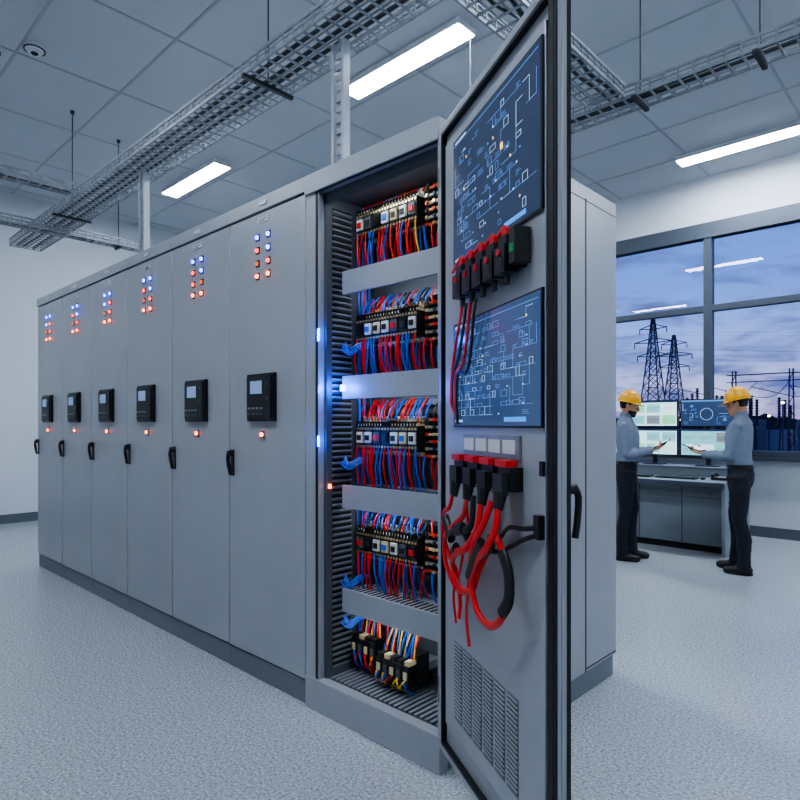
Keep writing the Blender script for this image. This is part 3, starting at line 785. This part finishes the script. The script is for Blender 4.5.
for i in range(6): m.tube(catmull([(-12+i*2,38,3.6),(-10+i*2,42,3.1),(-9.5+i*2,46,4.4)],4),.025,TOWERM,5)
m.build('substation_equipment',smooth=False)
TREE=mat('treeline_foliage',(40,48,62),.95)
m=MB(); n=260; x0,x1=-330,160
vs=[]; 
for i in range(n+1):
    x=x0+(x1-x0)*i/n; hgt=3.5+2.6*noise.noise(Vector((x*.06,0,0)))+1.4*noise.noise(Vector((x*.35,5,0)))+1.0*random.random()
    vs+= [(x,260,-.7),(x,260,max(1,hgt)),(x,266,max(1,hgt)*.7),(x,268,-.7)]
fs=[]
for i in range(n):
    a=i*4; 
    for q in range(3): fs.append((a+q,a+4+q,a+5+q,a+q+1))
m.add(vs,fs,TREE); m.build('tree_line',smooth=False)

# ------------------------------------------------------------------ world
w=bpy.data.worlds.new('dusk_sky'); S.world=w; w.use_nodes=True; nt=w.node_tree; nt.nodes.clear()
out=nt.nodes.new('ShaderNodeOutputWorld'); bg=nt.nodes.new('ShaderNodeBackground'); bg.inputs['Strength'].default_value=1.95
tc=nt.nodes.new('ShaderNodeTexCoord'); sp=nt.nodes.new('ShaderNodeSeparateXYZ')
rp=nt.nodes.new('ShaderNodeValToRGB'); els=rp.color_ramp.elements
els[0].position=0; els[0].color=(*lin((180,164,194)),1); els[1].position=1; els[1].color=(*lin((50,75,140)),1)
for p,c in ((.04,(170,168,208)),(.10,(130,152,212)),(.2,(92,128,204)),(.4,(74,106,182))):
    q=els.new(p); q.color=(*lin(c),1)
mp=nt.nodes.new('ShaderNodeMapping'); mp.inputs['Scale'].default_value=(1,1,3.2)
nz=nt.nodes.new('ShaderNodeTexNoise'); nz.inputs['Scale'].default_value=8; nz.inputs['Detail'].default_value=9; nz.inputs['Roughness'].default_value=.58; nz.inputs['Distortion'].default_value=.35
cr=nt.nodes.new('ShaderNodeValToRGB'); cr.color_ramp.elements[0].position=.46; cr.color_ramp.elements[1].position=.66
mx=nt.nodes.new('ShaderNodeMixRGB'); mx.inputs['Color2'].default_value=(*lin((78,90,146)),1)
nt.links.new(tc.outputs['Generated'],sp.inputs[0]); nt.links.new(sp.outputs['Z'],rp.inputs['Fac'])
nt.links.new(tc.outputs['Generated'],mp.inputs['Vector']); nt.links.new(mp.outputs[0],nz.inputs['Vector']); nt.links.new(nz.outputs['Fac'],cr.inputs['Fac'])
nt.links.new(cr.outputs['Color'],mx.inputs['Fac']); nt.links.new(rp.outputs['Color'],mx.inputs['Color1']); nt.links.new(mx.outputs[0],bg.inputs['Color']); nt.links.new(bg.outputs[0],out.inputs[0])

try: S.view_settings.look='AgX - Medium High Contrast'
except Exception: pass

# ------------------------------------------------------------------ camera
cd=bpy.data.cameras.new('camera'); cd.sensor_width=36; cd.lens=605/800*36; cd.shift_y=.03; cd.clip_end=2000; cd.clip_start=.05
co=bpy.data.objects.new('camera',cd); COL.objects.link(co); co.location=(1.571,-1.884,1.42)
co.rotation_euler=(math.radians(90),0,math.atan2(.690,.724)); S.camera=co
